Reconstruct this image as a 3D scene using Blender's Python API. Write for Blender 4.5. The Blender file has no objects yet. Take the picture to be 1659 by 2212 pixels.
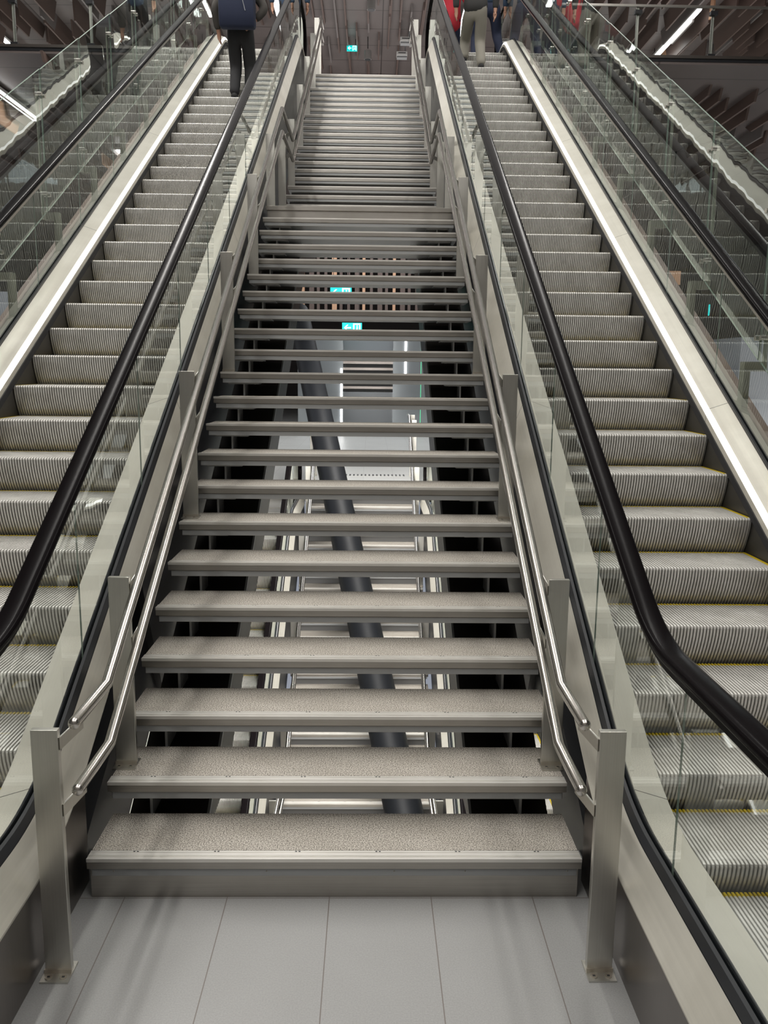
import bpy, bmesh, math, random
from mathutils import Vector, Matrix
random.seed(7)
SC = bpy.context.scene
C = SC.collection

# ------------------------------------------------------------------ camera, world, lights, exposure
PITCH, YAW, ROLL, FPX = .1719, .0178, .0105, 1800.0
cam = bpy.data.cameras.new('camera'); camo = bpy.data.objects.new('camera', cam); C.objects.link(camo)
cam.sensor_fit = 'VERTICAL'; cam.sensor_height = 24.0; cam.lens = 24.0 * FPX / 2212.0
cam.clip_start = .05; cam.clip_end = 200
F = Vector((math.sin(YAW) * math.cos(PITCH), math.cos(YAW) * math.cos(PITCH), -math.sin(PITCH)))
R = Vector((math.cos(YAW), -math.sin(YAW), 0)); U = R.cross(F)
R2 = R * math.cos(ROLL) + U * math.sin(ROLL); U2 = -R * math.sin(ROLL) + U * math.cos(ROLL)
camo.matrix_world = Matrix(((R2.x, U2.x, -F.x, .1276), (R2.y, U2.y, -F.y, -3.0945), (R2.z, U2.z, -F.z, 2.1473), (0, 0, 0, 1)))
SC.camera = camo

SC.view_settings.view_transform = 'Standard'; SC.view_settings.look = 'None'
SC.view_settings.gamma = 1.0; SC.view_settings.use_curve_mapping = False
SC.view_settings.exposure = 0.02
w = bpy.data.worlds.new('hall_air'); SC.world = w; w.use_nodes = True
w.node_tree.nodes['Background'].inputs[0].default_value = (.80, .86, 1, 1)
w.node_tree.nodes['Background'].inputs[1].default_value = .35
SC.cycles.max_bounces = 9; SC.cycles.transparent_max_bounces = 40
SC.cycles.glossy_bounces = 5; SC.cycles.diffuse_bounces = 4
SC.cycles.caustics_reflective = False; SC.cycles.caustics_refractive = False
SC.cycles.sample_clamp_indirect = 4.0

def area(name, loc, sx, sy, power, col=(1, .97, .92), rot=(0, 0, 0)):
    l = bpy.data.lights.new(name, 'AREA'); l.shape = 'RECTANGLE'; l.size = sx; l.size_y = sy
    l.energy = power; l.color = col
    o = bpy.data.objects.new(name, l); C.objects.link(o); o.location = loc; o.rotation_euler = rot
    return o
# long linear luminaires hung under the high ceiling of the shaft, above and behind the viewer
for X, pw in ((-3.4, 1150), (3.6, 620)):
    area('linear_lamp_and_fill', (X, 2.0, 11.2), .30, 20, pw)
area('overhead_fill', (0, 4.0, 11.55), 12, 24, 680, (1, .975, .93))  # unseen broad fill added to give the steel decks something bright to reflect
area('linear_lamp_and_fill', (0, -5.0, 7.0), 9, .5, 30, (1, .97, .93), (math.radians(40), 0, 0))  # unseen front fill added for faces turned to the viewer
# upper hall: unseen upward fills added to brighten the ceiling, behind the floor edge
for X in (-8, 0, 8):
    area('upward_fill', (X, 23, 8.2), 5, 12, 230, (1, .95, .92), (math.radians(180), 0, 0))
# unseen fills added to light the lobby, soffit and lower stairs
area('lower_fill', (0, 22, 6.6), 5, 10, 430, (.95, .98, 1))
area('lower_fill', (-9.5, 17, 7.0), 3, 8, 160, (.85, .92, 1))
area('lower_fill', (9.5, 17, 7.0), 3, 8, 160, (.9, .95, 1))
for X in (-12.5, 12.5):
    area('upward_fill', (X, 20, .5), 3, 14, 300, (1, .95, .92), (math.radians(180), 0, 0))  # upward fill added to brighten the soffit
area('lower_fill', (0, -.9, -.6), 6.0, 1.4, 1100, (1, .96, .9), (math.radians(-35), 0, 0))  # fill added to brighten the lower stairs
area('under_stair_fill', (0, 3.8, .9), .9, 6.5, 480, (1, .97, .92), (math.radians(30), 0, 0))  # unseen fill added below the treads to brighten the lower flight
area('under_stair_fill', (0, 9.5, 3.6), .9, 4, 340, (1, .97, .92), (math.radians(20), 0, 0))  # second added fill, below the upper flight

# ------------------------------------------------------------------ materials
def mat(name, col, rough=.5, metal=0., emis=None, es=0., spec=.5):
    m = bpy.data.materials.new(name); m.use_nodes = True
    b = m.node_tree.nodes['Principled BSDF']
    b.inputs['Base Color'].default_value = (*col, 1); b.inputs['Roughness'].default_value = rough
    b.inputs['Metallic'].default_value = metal
    b.inputs['Specular IOR Level'].default_value = spec
    if emis: b.inputs['Emission Color'].default_value = (*emis, 1); b.inputs['Emission Strength'].default_value = es
    return m
def nz(m, scale, detail=3, stretch=(1, 1, 1), rough=.6):
    nt = m.node_tree
    tc = nt.nodes.new('ShaderNodeTexCoord'); mp = nt.nodes.new('ShaderNodeMapping'); n = nt.nodes.new('ShaderNodeTexNoise')
    mp.inputs['Scale'].default_value = stretch
    nt.links.new(tc.outputs['Object'], mp.inputs[0]); nt.links.new(mp.outputs[0], n.inputs[0])
    n.inputs['Scale'].default_value = scale; n.inputs['Detail'].default_value = detail; n.inputs['Roughness'].default_value = rough
    return n
def ramp(m, src, a, b, c0, c1):
    nt = m.node_tree; r = nt.nodes.new('ShaderNodeValToRGB')
    r.color_ramp.elements[0].position = a; r.color_ramp.elements[1].position = b
    r.color_ramp.elements[0].color = (*c0, 1); r.color_ramp.elements[1].color = (*c1, 1)
    nt.links.new(src, r.inputs[0]); return r
def brushed(name, col, rough=.3, stretch=(1, 60, 60), amp=.16, bump=.04, scale=3.0, metal=1.0):
    m = mat(name, col, rough, metal); nt = m.node_tree; b = nt.nodes['Principled BSDF']
    n = nz(m, scale, 4, stretch); n2 = nz(m, 2.2, 4, (1, 1, 1))
    c = ramp(m, n.outputs[0], .3, .7, tuple(x * (1 - amp) for x in col), tuple(min(1, x * (1 + amp)) for x in col))
    mx = nt.nodes.new('ShaderNodeMix'); mx.data_type = 'RGBA'; mx.blend_type = 'MULTIPLY'; mx.inputs[0].default_value = .7
    c2 = ramp(m, n2.outputs[0], .35, .65, (.84, .83, .81), (1, 1, 1))
    nt.links.new(c.outputs[0], mx.inputs[6]); nt.links.new(c2.outputs[0], mx.inputs[7])
    nt.links.new(mx.outputs[2], b.inputs['Base Color'])
    mr = nt.nodes.new('ShaderNodeMapRange'); mr.inputs[3].default_value = rough * .82; mr.inputs[4].default_value = rough * 1.25
    nt.links.new(n.outputs[0], mr.inputs[0]); nt.links.new(mr.outputs[0], b.inputs['Roughness'])
    bp = nt.nodes.new('ShaderNodeBump'); bp.inputs['Strength'].default_value = bump; bp.inputs['Distance'].default_value = .01
    if bump: nt.links.new(n.outputs[0], bp.inputs['Height']); nt.links.new(bp.outputs[0], b.inputs['Normal'])
    return m
M = {}
M['steel_x'] = brushed('brushed_steel_across', (.44, .42, .39), .34, (.8, 90, 90), .08, 0)
M['steel_nose'] = brushed('worn_nosing_steel', (.84, .82, .78), .34, (.8, 140, 140), .12, 0, metal=.6)
M['steel_post'] = brushed('brushed_post_steel', (.62, .61, .57), .33, (90, 90, 1.2), .04, .01)
M['steel_deck'] = brushed('brushed_deck_steel', (.97, .94, .84), .34, (60, .35, .35), .03, 0, metal=.5)
nt = M['steel_deck'].node_tree; N_ = nt.nodes; b_ = N_['Principled BSDF']; src = b_.inputs['Base Color'].links[0].from_socket
tc = N_.new('ShaderNodeTexCoord'); sp = N_.new('ShaderNodeSeparateXYZ'); nt.links.new(tc.outputs['Object'], sp.inputs[0])
ad = N_.new('ShaderNodeMath'); ad.operation = 'ADD'; ad.inputs[1].default_value = 40.93; nt.links.new(sp.outputs[1], ad.inputs[0])
pp = N_.new('ShaderNodeMath'); pp.operation = 'PINGPONG'; pp.inputs[1].default_value = 1.2; nt.links.new(ad.outputs[0], pp.inputs[0])
lt = N_.new('ShaderNodeMath'); lt.operation = 'LESS_THAN'; lt.inputs[1].default_value = .0016; nt.links.new(pp.outputs[0], lt.inputs[0])
mx_ = N_.new('ShaderNodeMix'); mx_.data_type = 'RGBA'; nt.links.new(lt.outputs[0], mx_.inputs[0]); nt.links.new(src, mx_.inputs[6]); mx_.inputs[7].default_value = (.08, .075, .06, 1)
nt.links.new(mx_.outputs[2], b_.inputs['Base Color'])
M['steel_tube'] = mat('polished_tube_steel', (.62, .59, .55), .22, 1.0)
M['steel_side'] = brushed('side_panel_steel', (.22, .20, .19), .30, (2, 60, 1.5), .08, 0)
M['steel_grey'] = mat('matt_tray_steel', (.33, .34, .345), .5, .2)
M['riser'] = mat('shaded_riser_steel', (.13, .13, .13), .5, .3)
M['skirt'] = mat('dark_skirt_panel', (.10, .095, .085), .42, .6)
M['black'] = mat('black_rubber', (.012, .012, .014), .38)
M['handrail'] = mat('black_handrail_rubber', (.006, .005, .0055), .20, spec=.025)
M['gasket'] = mat('black_glazing_gasket', (.018, .020, .024), .3)
M['brush'] = mat('charcoal_safety_brush', (.022, .022, .024), .8)
M['dark'] = mat('black_painted_steel', (.016, .017, .02), .38, .2)
M['soot'] = mat('dark_brown_painted_steel', (.035, .030, .027), .35, .3)
M['led'] = mat('strip_light_diffuser', (1, 1, 1), .5, 0, (1, .985, .93), 1.5)
M['tube'] = mat('linear_tube_diffuser', (1, 1, 1), .5, 0, (1, .98, .97), 9)
M['alu'] = mat('aluminium_profile', (.50, .47, .43), .38, .8)
M['yellow'] = mat('yellow_safety_line', (.62, .46, .015), .55)
M['beam'] = mat('taupe_painted_beam', (.22, .17, .145), .5)
M['bracket'] = mat('grey_green_bracket', (.25, .26, .21), .5, .1)
M['white'] = mat('white_paint', (.75, .75, .73), .55)
M['greywall'] = mat('pale_grey_wall', (.26, .275, .30), .7)
M['glassy_grey'] = mat('grey_lift_cladding', (.34, .37, .39), .12, .55)
M['brown'] = mat('brown_baffle_wood', (.118, .080, .068), .5)
M['tan'] = mat('tan_timber_and_lit_fin', (.62, .36, .22), .5)  # own tan elsewhere; on side fins it paints warm lamp light over brown
M['screw'] = mat('dark_screw_recess', (.03, .03, .03), .6)
M['screwhead'] = mat('screw_head_steel', (.5, .46, .40), .4, 1)

m = M['step'] = mat('ribbed_step_aluminium', (.44, .43, .40), .45, .45)
n = nz(m, 7, 4, (1, 1, 1)); c = ramp(m, n.outputs[0], .3, .7, (.60, .585, .55), (.80, .785, .75))
m.node_tree.links.new(c.outputs[0], m.node_tree.nodes['Principled BSDF'].inputs['Base Color'])
M['groove'] = mat('step_groove_shadow_dirt', (.12, .113, .10), .6, .3)  # darker colour on groove floors and step underside

m = M['stone'] = mat('speckled_tread_granulate', (.3, .28, .25), .75)
nt = m.node_tree
n1 = nz(m, 190, 1, (1, 1, 1)); n2 = nz(m, 3.0, 4, (1, 2, 1))
c1 = ramp(m, n1.outputs[0], .40, .58, (.17, .155, .135), (.58, .54, .48)); c2 = ramp(m, n2.outputs[0], .3, .7, (.80, .79, .77), (1, 1, 1))
mx = nt.nodes.new('ShaderNodeMix'); mx.data_type = 'RGBA'; mx.blend_type = 'MULTIPLY'; mx.inputs[0].default_value = 1
nt.links.new(c1.outputs[0], mx.inputs[6]); nt.links.new(c2.outputs[0], mx.inputs[7]); nt.links.new(mx.outputs[2], nt.nodes['Principled BSDF'].inputs['Base Color'])

def tile_mat(name, c_tile, c_joint, wx, wy, ox=0, oy=0, rough=.38, joint=.004):
    m = mat(name, c_tile, rough); nt = m.node_tree; N = nt.nodes; L = nt.links
    g = N.new('ShaderNodeNewGeometry'); s = N.new('ShaderNodeSeparateXYZ'); L.new(g.outputs['Position'], s.inputs[0])
    masks = []
    for i, (wd, off) in enumerate(((wx, ox), (wy, oy))):
        a = N.new('ShaderNodeMath'); a.operation = 'ADD'; a.inputs[1].default_value = 1000 * wd - off; L.new(s.outputs[i], a.inputs[0])
        q = N.new('ShaderNodeMath'); q.operation = 'PINGPONG'; q.inputs[1].default_value = wd / 2; L.new(a.outputs[0], q.inputs[0])
        t = N.new('ShaderNodeMath'); t.operation = 'LESS_THAN'; t.inputs[1].default_value = joint / 2; L.new(q.outputs[0], t.inputs[0])
        masks.append(t)
    mm = N.new('ShaderNodeMath'); mm.operation = 'MAXIMUM'; L.new(masks[0].outputs[0], mm.inputs[0]); L.new(masks[1].outputs[0], mm.inputs[1])
    n1 = nz(m, 170, 2); n2 = nz(m, 1.3, 5)
    c1 = ramp(m, n1.outputs[0], .3, .7, tuple(x * .90 for x in c_tile), tuple(x * 1.08 for x in c_tile))
    c2 = ramp(m, n2.outputs[0], .3, .7, (.92, .915, .91), (1, 1, 1))
    m1 = N.new('ShaderNodeMix'); m1.data_type = 'RGBA'; m1.blend_type = 'MULTIPLY'; m1.inputs[0].default_value = 1
    L.new(c1.outputs[0], m1.inputs[6]); L.new(c2.outputs[0], m1.inputs[7])
    m2 = N.new('ShaderNodeMix'); m2.data_type = 'RGBA'; L.new(mm.outputs[0], m2.inputs[0]); L.new(m1.outputs[2], m2.inputs[6]); m2.inputs[7].default_value = (*c_joint, 1)
    L.new(m2.outputs[2], N['Principled BSDF'].inputs['Base Color'])
    return m
M['floor'] = tile_mat('grey_porcelain_tiles', (.305, .306, .303), (.15, .13, .12), .418, 1.25, -.025, -1.245)
M['floor_white'] = tile_mat('pale_lobby_tiles', (.62, .62, .60), (.35, .34, .33), .6, .6, 0, 0)
M['ceil'] = tile_mat('mauve_grey_ceiling_panels', (.15, .128, .122), (.045, .036, .034), 2.4, 1.25, .4, .3, .45, .03)
M['soffit'] = tile_mat('brown_grey_soffit_panels', (.125, .105, .10), (.04, .032, .03), 2.4, 2.5, .2, .3, .35, .03)

def glass_mat(name, tint, refl, gain):
    m = bpy.data.materials.new(name); m.use_nodes = True; nt = m.node_tree; N = nt.nodes; L = nt.links
    N.remove(N['Principled BSDF']); out = N['Material Output']
    t = N.new('ShaderNodeBsdfTransparent'); t.inputs[0].default_value = (*tint, 1)
    g = N.new('ShaderNodeBsdfGlossy'); g.inputs['Roughness'].default_value = .012; g.inputs[0].default_value = (.95, 1, .98, 1)
    fr = N.new('ShaderNodeFresnel'); fr.inputs[0].default_value = refl
    n = nz(m, 2.2, 2, (1, 1, 1)); bp = N.new('ShaderNodeBump'); bp.inputs['Strength'].default_value = .10; bp.inputs['Distance'].default_value = .012
    L.new(n.outputs[0], bp.inputs['Height']); L.new(bp.outputs[0], g.inputs['Normal'])
    ge = N.new('ShaderNodeNewGeometry'); iv = N.new('ShaderNodeMath'); iv.operation = 'SUBTRACT'; iv.inputs[0].default_value = 1.0
    L.new(ge.outputs['Backfacing'], iv.inputs[1])
    ml = N.new('ShaderNodeMath'); ml.operation = 'MULTIPLY'; ml.use_clamp = True; L.new(fr.outputs[0], ml.inputs[0]); L.new(iv.outputs[0], ml.inputs[1])
    m2 = N.new('ShaderNodeMath'); m2.operation = 'MULTIPLY'; m2.use_clamp = True; L.new(ml.outputs[0], m2.inputs[0]); m2.inputs[1].default_value = gain
    mx = N.new('ShaderNodeMixShader'); L.new(m2.outputs[0], mx.inputs[0]); L.new(t.outputs[0], mx.inputs[1]); L.new(g.outputs[0], mx.inputs[2])
    L.new(mx.outputs[0], out.inputs[0]); return m
M['glass'] = glass_mat('clear_balustrade_glass', (.955, .97, .96), 1.45, 1.5)
M['glass_screen'] = glass_mat('laminated_screen_glass', (.93, .955, .945), 1.52, 1.9)
M['glass_edge'] = mat('green_glass_edge', (.20, .26, .22), .3, 0, spec=.2)

# ------------------------------------------------------------------ mesh helpers
class MB:
    def __init__(s): s.v = []; s.f = []; s.mi = []
    def quad(s, a, b, c, d, mi=0):
        k = len(s.v); s.v += [tuple(a), tuple(b), tuple(c), tuple(d)]; s.f.append((k, k + 1, k + 2, k + 3)); s.mi.append(mi); return s
    def box(s, x0, x1, y0, y1, z0, z1, mi=0):
        if x0 > x1: x0, x1 = x1, x0
        k = len(s.v)
        s.v += [(x0, y0, z0), (x1, y0, z0), (x1, y1, z0), (x0, y1, z0), (x0, y0, z1), (x1, y0, z1), (x1, y1, z1), (x0, y1, z1)]
        for f in ((0, 3, 2, 1), (4, 5, 6, 7), (0, 1, 5, 4), (1, 2, 6, 5), (2, 3, 7, 6), (3, 0, 4, 7)):
            s.f.append(tuple(k + i for i in f)); s.mi.append(mi)
        return s
    def prism(s, poly, x0, x1, mi=0):            # poly in (y, z), extruded along x
        k = len(s.v); n = len(poly)
        s.v += [(x0, y, z) for y, z in poly] + [(x1, y, z) for y, z in poly]
        s.f.append(tuple(k + i for i in range(n))); s.f.append(tuple(k + n + i for i in reversed(range(n)))); s.mi += [mi, mi]
        for i in range(n):
            j = (i + 1) % n; s.f.append((k + i, k + n + i, k + n + j, k + j)); s.mi.append(mi)
        return s
    def hexa(s, p, mi=0):                          # 8 corner points, bottom 4 then top 4
        k = len(s.v); s.v += [tuple(q) for q in p]
        for f in ((0, 3, 2, 1), (4, 5, 6, 7), (0, 1, 5, 4), (1, 2, 6, 5), (2, 3, 7, 6), (3, 0, 4, 7)):
            s.f.append(tuple(k + i for i in f)); s.mi.append(mi)
        return s
    def sweep(s, prof, path, closed=True, mi=0, caps=True):   # prof [(x, d)], path [(y, z, ny, nz)]
        k = len(s.v); n = len(prof)
        for (y, z, ny, nz_) in path:
            for (x, d) in prof: s.v.append((x, y + ny * d, z + nz_ * d))
        m_ = n if closed else n - 1
        for i in range(len(path) - 1):
            for j in range(m_):
                a = k + i * n + j; b = k + i * n + (j + 1) % n
                s.f.append((a, b, b + n, a + n)); s.mi.append(mi[j] if isinstance(mi, (list, tuple)) else mi)
        if closed and caps:
            s.f.append(tuple(k + j for j in reversed(range(n)))); s.mi.append(0)
            s.f.append(tuple(k + (len(path) - 1) * n + j for j in range(n))); s.mi.append(0)
        return s
    def tube(s, pts, r, seg=14, mi=0, caps=True):
        pts = [Vector(p) for p in pts]; k = len(s.v)
        up = Vector((0, 0, 1))
        for i, p in enumerate(pts):
            t0 = (pts[i] - pts[i - 1]).normalized() if i else (pts[1] - pts[0]).normalized()
            t1 = (pts[i + 1] - pts[i]).normalized() if i < len(pts) - 1 else t0
            t = (t0 + t1).normalized(); sc = 1 / max(.3, t.dot(t0))
            a = t.cross(up)
            a = (a if a.length > 1e-4 else Vector((1, 0, 0))).normalized(); b = a.cross(t).normalized()
            ref = t0.cross(t1)
            for q in range(seg):
                an = 2 * math.pi * q / seg; s.v.append(tuple(p + a * math.cos(an) * r + b * math.sin(an) * r * sc))
        for i in range(len(pts) - 1):
            for q in range(seg):
                a = k + i * seg + q; b = k + i * seg + (q + 1) % seg
                s.f.append((a, b, b + seg, a + seg)); s.mi.append(mi)
        if caps:
            s.f.append(tuple(k + q for q in reversed(range(seg)))); s.f.append(tuple(k + (len(pts) - 1) * seg + q for q in range(seg))); s.mi += [mi, mi]
        return s
    def ball(s, c, r, mi=0, sx=1, sy=1, sz=1, seg=14, ring=8):
        k = len(s.v)
        for i in range(ring + 1):
            th = math.pi * i / ring
            for q in range(seg):
                ph = 2 * math.pi * q / seg
                s.v.append((c[0] + r * sx * math.sin(th) * math.cos(ph), c[1] + r * sy * math.sin(th) * math.sin(ph), c[2] + r * sz * math.cos(th)))
        for i in range(ring):
            for q in range(seg):
                a = k + i * seg + q; b = k + i * seg + (q + 1) % seg
                s.f.append((a, a + seg, b + seg, b)); s.mi.append(mi)
        return s
    def build(s, name, mats, parent=None, smooth=False, bevel=0, fix=True):
        me = bpy.data.meshes.new(name); me.from_pydata(s.v, [], s.f); me.validate()
        if not isinstance(mats, (list, tuple)): mats = [mats]
        for m_ in mats: me.materials.append(m_)
        if len(mats) > 1 and len(me.polygons) == len(s.mi): me.polygons.foreach_set('material_index', s.mi)
        if fix:
            bm = bmesh.new(); bm.from_mesh(me)
            bmesh.ops.remove_doubles(bm, verts=bm.verts, dist=1e-5) if smooth else None
            bmesh.ops.recalc_face_normals(bm, faces=bm.faces)
            if bevel:
                es = [e for e in bm.edges if len(e.link_faces) == 2 and e.calc_face_angle(0) > .9]
                bmesh.ops.bevel(bm, geom=es, offset=bevel, segments=2, affect='EDGES', profile=.5)
            bm.to_mesh(me); bm.free()
        if smooth:
            me.polygons.foreach_set('use_smooth', [True] * len(me.polygons))
            try: me.set_sharp_from_angle(angle=math.radians(38))
            except Exception: pass
        o = bpy.data.objects.new(name, me); C.objects.link(o)
        if parent: o.parent = parent
        return o
def tag(o, label=None, cat=None, group=None, kind=None):
    if label: o['label'] = label
    if cat: o['category'] = cat
    if group: o['group'] = group
    if kind: o['kind'] = kind
    return o
def thing(name, label, cat, group=None, loc=(0, 0, 0), rz=0):
    o = bpy.data.objects.new(name, None); C.objects.link(o); o.empty_display_size = .2
    o.location = loc; o.rotation_euler = (0, 0, rz)
    return tag(o, label, cat, group)
def copy_tree(o, parent=None):
    c = o.copy(); C.objects.link(c)
    if parent: c.parent = parent
    for ch in KIDS.get(o.name, [x for x in SC.objects if x.parent == o]): copy_tree(ch, c)
    return c
KIDS = {}
def index_kids():
    KIDS.clear()
    for x in SC.objects: KIDS.setdefault(x.name, [])
    for x in SC.objects:
        if x.parent: KIDS[x.parent.name].append(x)

# ------------------------------------------------------------------ slope curves
SE = .588; TH = math.atan(SE)
def curve(z0, H, z1, R0, R1, ya, yb, seg=9):
    """flat at z0, circular bend, incline z = H + SE*y, bend, flat at z1 -> [(y, z, ny, nz)]"""
    yi0 = (z0 - H) / SE; yi1 = (z1 - H) / SE; P = []
    T0 = R0 * math.tan(TH / 2); T1 = R1 * math.tan(TH / 2)
    P.append((ya, z0, 0, 1))
    for i in range(seg + 1):
        a = TH * i / seg
        P.append((yi0 - T0 + R0 * math.sin(a), z0 + R0 * (1 - math.cos(a)), -math.sin(a), math.cos(a)))
    for i in range(1, 12):                                  # regular points on the incline
        y = (yi0 + T0) + (yi1 - T1 - yi0 - T0) * i / 12.0
        P.append((y, H + SE * y, -math.sin(TH), math.cos(TH)))
    for i in range(seg, -1, -1):
        a = TH * i / seg
        P.append((yi1 + T1 - R1 * math.sin(a), z1 - R1 * (1 - math.cos(a)), -math.sin(a), math.cos(a)))
    P.append((yb, z1, 0, 1)); return P
def zat(P, y):
    for a, b in zip(P, P[1:]):
        if a[0] <= y <= b[0] and b[0] > a[0]: return a[1] + (b[1] - a[1]) * (y - a[0]) / (b[0] - a[0])
    return P[0][1] if y < P[0][0] else P[-1][1]
STEP = curve(.14, .44, 7.40, 3.0, 2.0, -1.9, 13.6)
DECK = curve(.49, .594, 7.55, .95, 1.1, -2.6, 13.6)
RAIL = curve(1.205, 1.382, 8.37, .75, 1.0, -2.3, 13.3)
def dh(H): return (H - .594) * math.cos(TH)

# ------------------------------------------------------------------ escalator
def step_mesh():
    W = 1.0; nr = 62; pitch = W / nr; prof = []
    for i in range(nr):
        x = -W / 2 + i * pitch
        prof += [(x, 0), (x + pitch * .55, 0), (x + pitch * .62, -.009), (x + pitch * .93, -.009)]
    prof.append((W / 2, 0))
    path = [(.395, 0, 0, 1), (.372, 0, 0, 1), (.02, 0, 0, 1), (.004, -.003, -.7, .7), (.0, -.012, -1, 0)]
    for i in range(1, 7):
        t = i / 6.0; path.append((.085 * t ** 1.6, -.012 - .225 * t, -1, .25))
    b = MB(); n = len(prof); k = 0
    for (y, z, ny, nz_) in path:
        for (x, d) in prof: b.v.append((x, y + ny * d, z + nz_ * d))
    for i in range(len(path) - 1):
        for j in range(n - 1):
            a = i * n + j; b.f.append((a, a + 1, a + 1 + n, a + n))
            low = (j % 4) == 2; y_ = 0
            if i == 0 or (i == 1 and (j < 5 or j > n - 7)): y_ = 1
            b.mi.append(2 if low else (1 if y_ else 0))
    b.box(-W / 2, W / 2, .10, .39, -.06, -.012, 2)
    return b
STEPOBJ = None
def build_escalator(s, phase, label, group):
    global STEPOBJ
    X0 = 1.79 * s; E = thing('escalator', label, 'escalator', group, (X0, 0, 0))
    # steps
    span = []
    acc = 0; P = STEP; y = phase
    def march(y, d):                                        # move along the step curve by arc length d
        st = .004 if d > 0 else -.004; rem = abs(d)
        while rem > 0:
            y2 = y + st; rem -= math.hypot(st, zat(P, y2) - zat(P, y)); y = y2
        return y
    ys = [phase]; y = phase
    while y > -1.5: y = march(y, -.407); ys.append(y)
    y = phase
    while y < 12.6: y = march(y, .407); ys.append(y)
    for y in sorted(ys):
        if STEPOBJ is None:
            STEPOBJ = step_mesh().build('step', [M['step'], M['yellow'], M['groove']], E, fix=False); o = STEPOBJ
        else:
            o = STEPOBJ.copy(); C.objects.link(o); o.parent = E
        o.location = (0, y, zat(P, y))
    for q in (-1, 1):
        near = (q * s < 0)                                   # balustrade next to the staircase
        f = lambda pr: [(q * x, dh(h)) for x, h in pr]
        MB().sweep(f([(.506, -.25), (.506, .43), (.53, .43), (.53, -.25)]), DECK).build('skirt_panel', M['skirt'], E)
        MB().sweep(f([(.494, .432), (.494, .485), (.515, .487), (.515, .432)]), DECK).build('safety_brush', M['brush'], E)
        MB().sweep(f([(.500, .487), (.503, .527), (.53, .527), (.53, .487)]), DECK).build('trim_profile', M['steel_deck'], E)
        pr = f([(.503, .529), (.521, .569), (.532, .563), (.52, .529)] if not near else [(.506, .529), (.507, .556), (.511, .556), (.511, .529)])
        MB().sweep(pr, DECK).build('light_strip', M['led'], E)
        MB().sweep(f([(.522 if not near else .503, .571 if not near else .564), (.638, .610), (.638, .585), (.53, .555)]), DECK).build('inner_deck', M['steel_deck'], E, smooth=False)
        MB().sweep(f([(.638, .595), (.640, .628), (.650, .632), (.652, .60), (.663, .60), (.664, .632), (.676, .628), (.686, .585), (.686, .54), (.638, .54)]), DECK).build('glazing_gasket', M['gasket'], E)
        gx = .657
        # handrail with a guide profile
        def se(c_, e_): return math.copysign(abs(c_) ** e_, c_)
        ov = [(q * (gx - .010 + .044 * se(math.cos(a), .55)), .020 * se(math.sin(a), .75) * (1.0 if math.sin(a) > 0 else 1.1)) for a in [2 * math.pi * i / 20 for i in range(20)]]
        rp = list(RAIL)
        loop = []
        for i in range(1, 13):
            a = math.pi * i / 12; loop.append((-2.3 - .36 * math.sin(a), 1.205 - .36 + .36 * math.cos(a), -math.sin(a), math.cos(a)))
        lp2 = []
        for i in range(1, 13):
            a = math.pi * i / 12; lp2.append((13.3 + .36 * math.sin(a), 8.37 - .36 + .36 * math.cos(a), math.sin(a), math.cos(a)))
        MB().sweep(ov, loop[::-1] + rp + lp2, caps=True).build('handrail_belt', M['handrail'], E, smooth=True)
        MB().sweep([(q * (gx - .024), -.055), (q * (gx - .024), -.018), (q * (gx + .008), -.018), (q * (gx + .008), -.055)], RAIL).build('handrail_guide', M['alu'] if not near else M['handrail'], E)
        # outer deck and cladding
        if near:
            MB().sweep(f([(.688, .583), (.752, .42), (.745, .39), (.685, .545)]), DECK).build('outer_deck', M['steel_deck'], E)
            lo = [p for p in DECK if p[0] < .6]
            b = MB()
            top = [(p[0] + p[2] * dh(.41), p[1] + p[3] * dh(.41)) for p in DECK if p[0] < 1.0]
            b.prism([(top[0][0], .0)] + top + [(top[-1][0], .0)], q * .735, q * .748); b.build('side_panel', M['steel_side'], E)
            b = MB(); up = [(p[0] + p[2] * dh(.41), p[1] + p[3] * dh(.41)) for p in DECK if p[0] > .6]
            dn = [(p[0] + .5, p[1] + p[3] * dh(-.75)) for p in DECK if p[0] > .6]
            up = [(y, z) for y, z in up]; b.prism(up + dn[::-1], q * .70, q * .735); b.build('truss_cladding', M['dark'], E)  # black colour stands in for dark reflections on the inclined cladding
        else:
            MB().sweep(f([(.688, .583), (.765, .552), (.762, .53), (.685, .545)]), DECK).build('outer_deck', M['steel_deck'], E)
            MB().sweep(f([(.768, .545), (.93, .435), (.93, -.30), (.768, -.30)]), DECK).build('truss_cover_beam', M['beam'], E)
        # glass panels, one object each
        yj = [-2.3] + [.44 + 1.055 * k for k in range(-2, 13)]; yj = [y for y in yj if y < 13.2] + [13.2]
        for a, b_ in zip(yj, yj[1:]):
            n_ = 7; pb = []; pt = []
            for i in range(n_ + 1):
                y = a + .0015 + (b_ - a - .003) * i / n_
                pb.append((y, zat(DECK, y) + .006)); pt.append((y, zat(RAIL, y) - .03))
            x0, x1 = q * (gx - .003), q * (gx + .003)
            g = MB().prism(pb + pt[::-1], x0, x1)
            me = g.build('glass_panel', [M['glass'], M['glass_edge']], E)
            for p in me.data.polygons:
                if abs(p.normal.y) > .98 : p.material_index = 1
    # lower and upper comb plates
    MB().box(-.53, .53, -4.0, -1.62, .03, .155).build('comb_plate', M['steel_x'], E)
    MB().box(-.53, .53, 12.6, 14.0, 7.30, 7.40).build('comb_plate', M['steel_x'], E)
    # underside truss, dark
    b = MB()
    up = [(p[0], p[1] - .62) for p in DECK if -.2 < p[0] < 12.2]
    dn = [(p[0] + .12, p[1] - 1.15) for p in DECK if -.2 < p[0] < 12.2]
    b.prism(up + dn[::-1], -.70, .70).build('truss_soffit', M['dark'], E)
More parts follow.
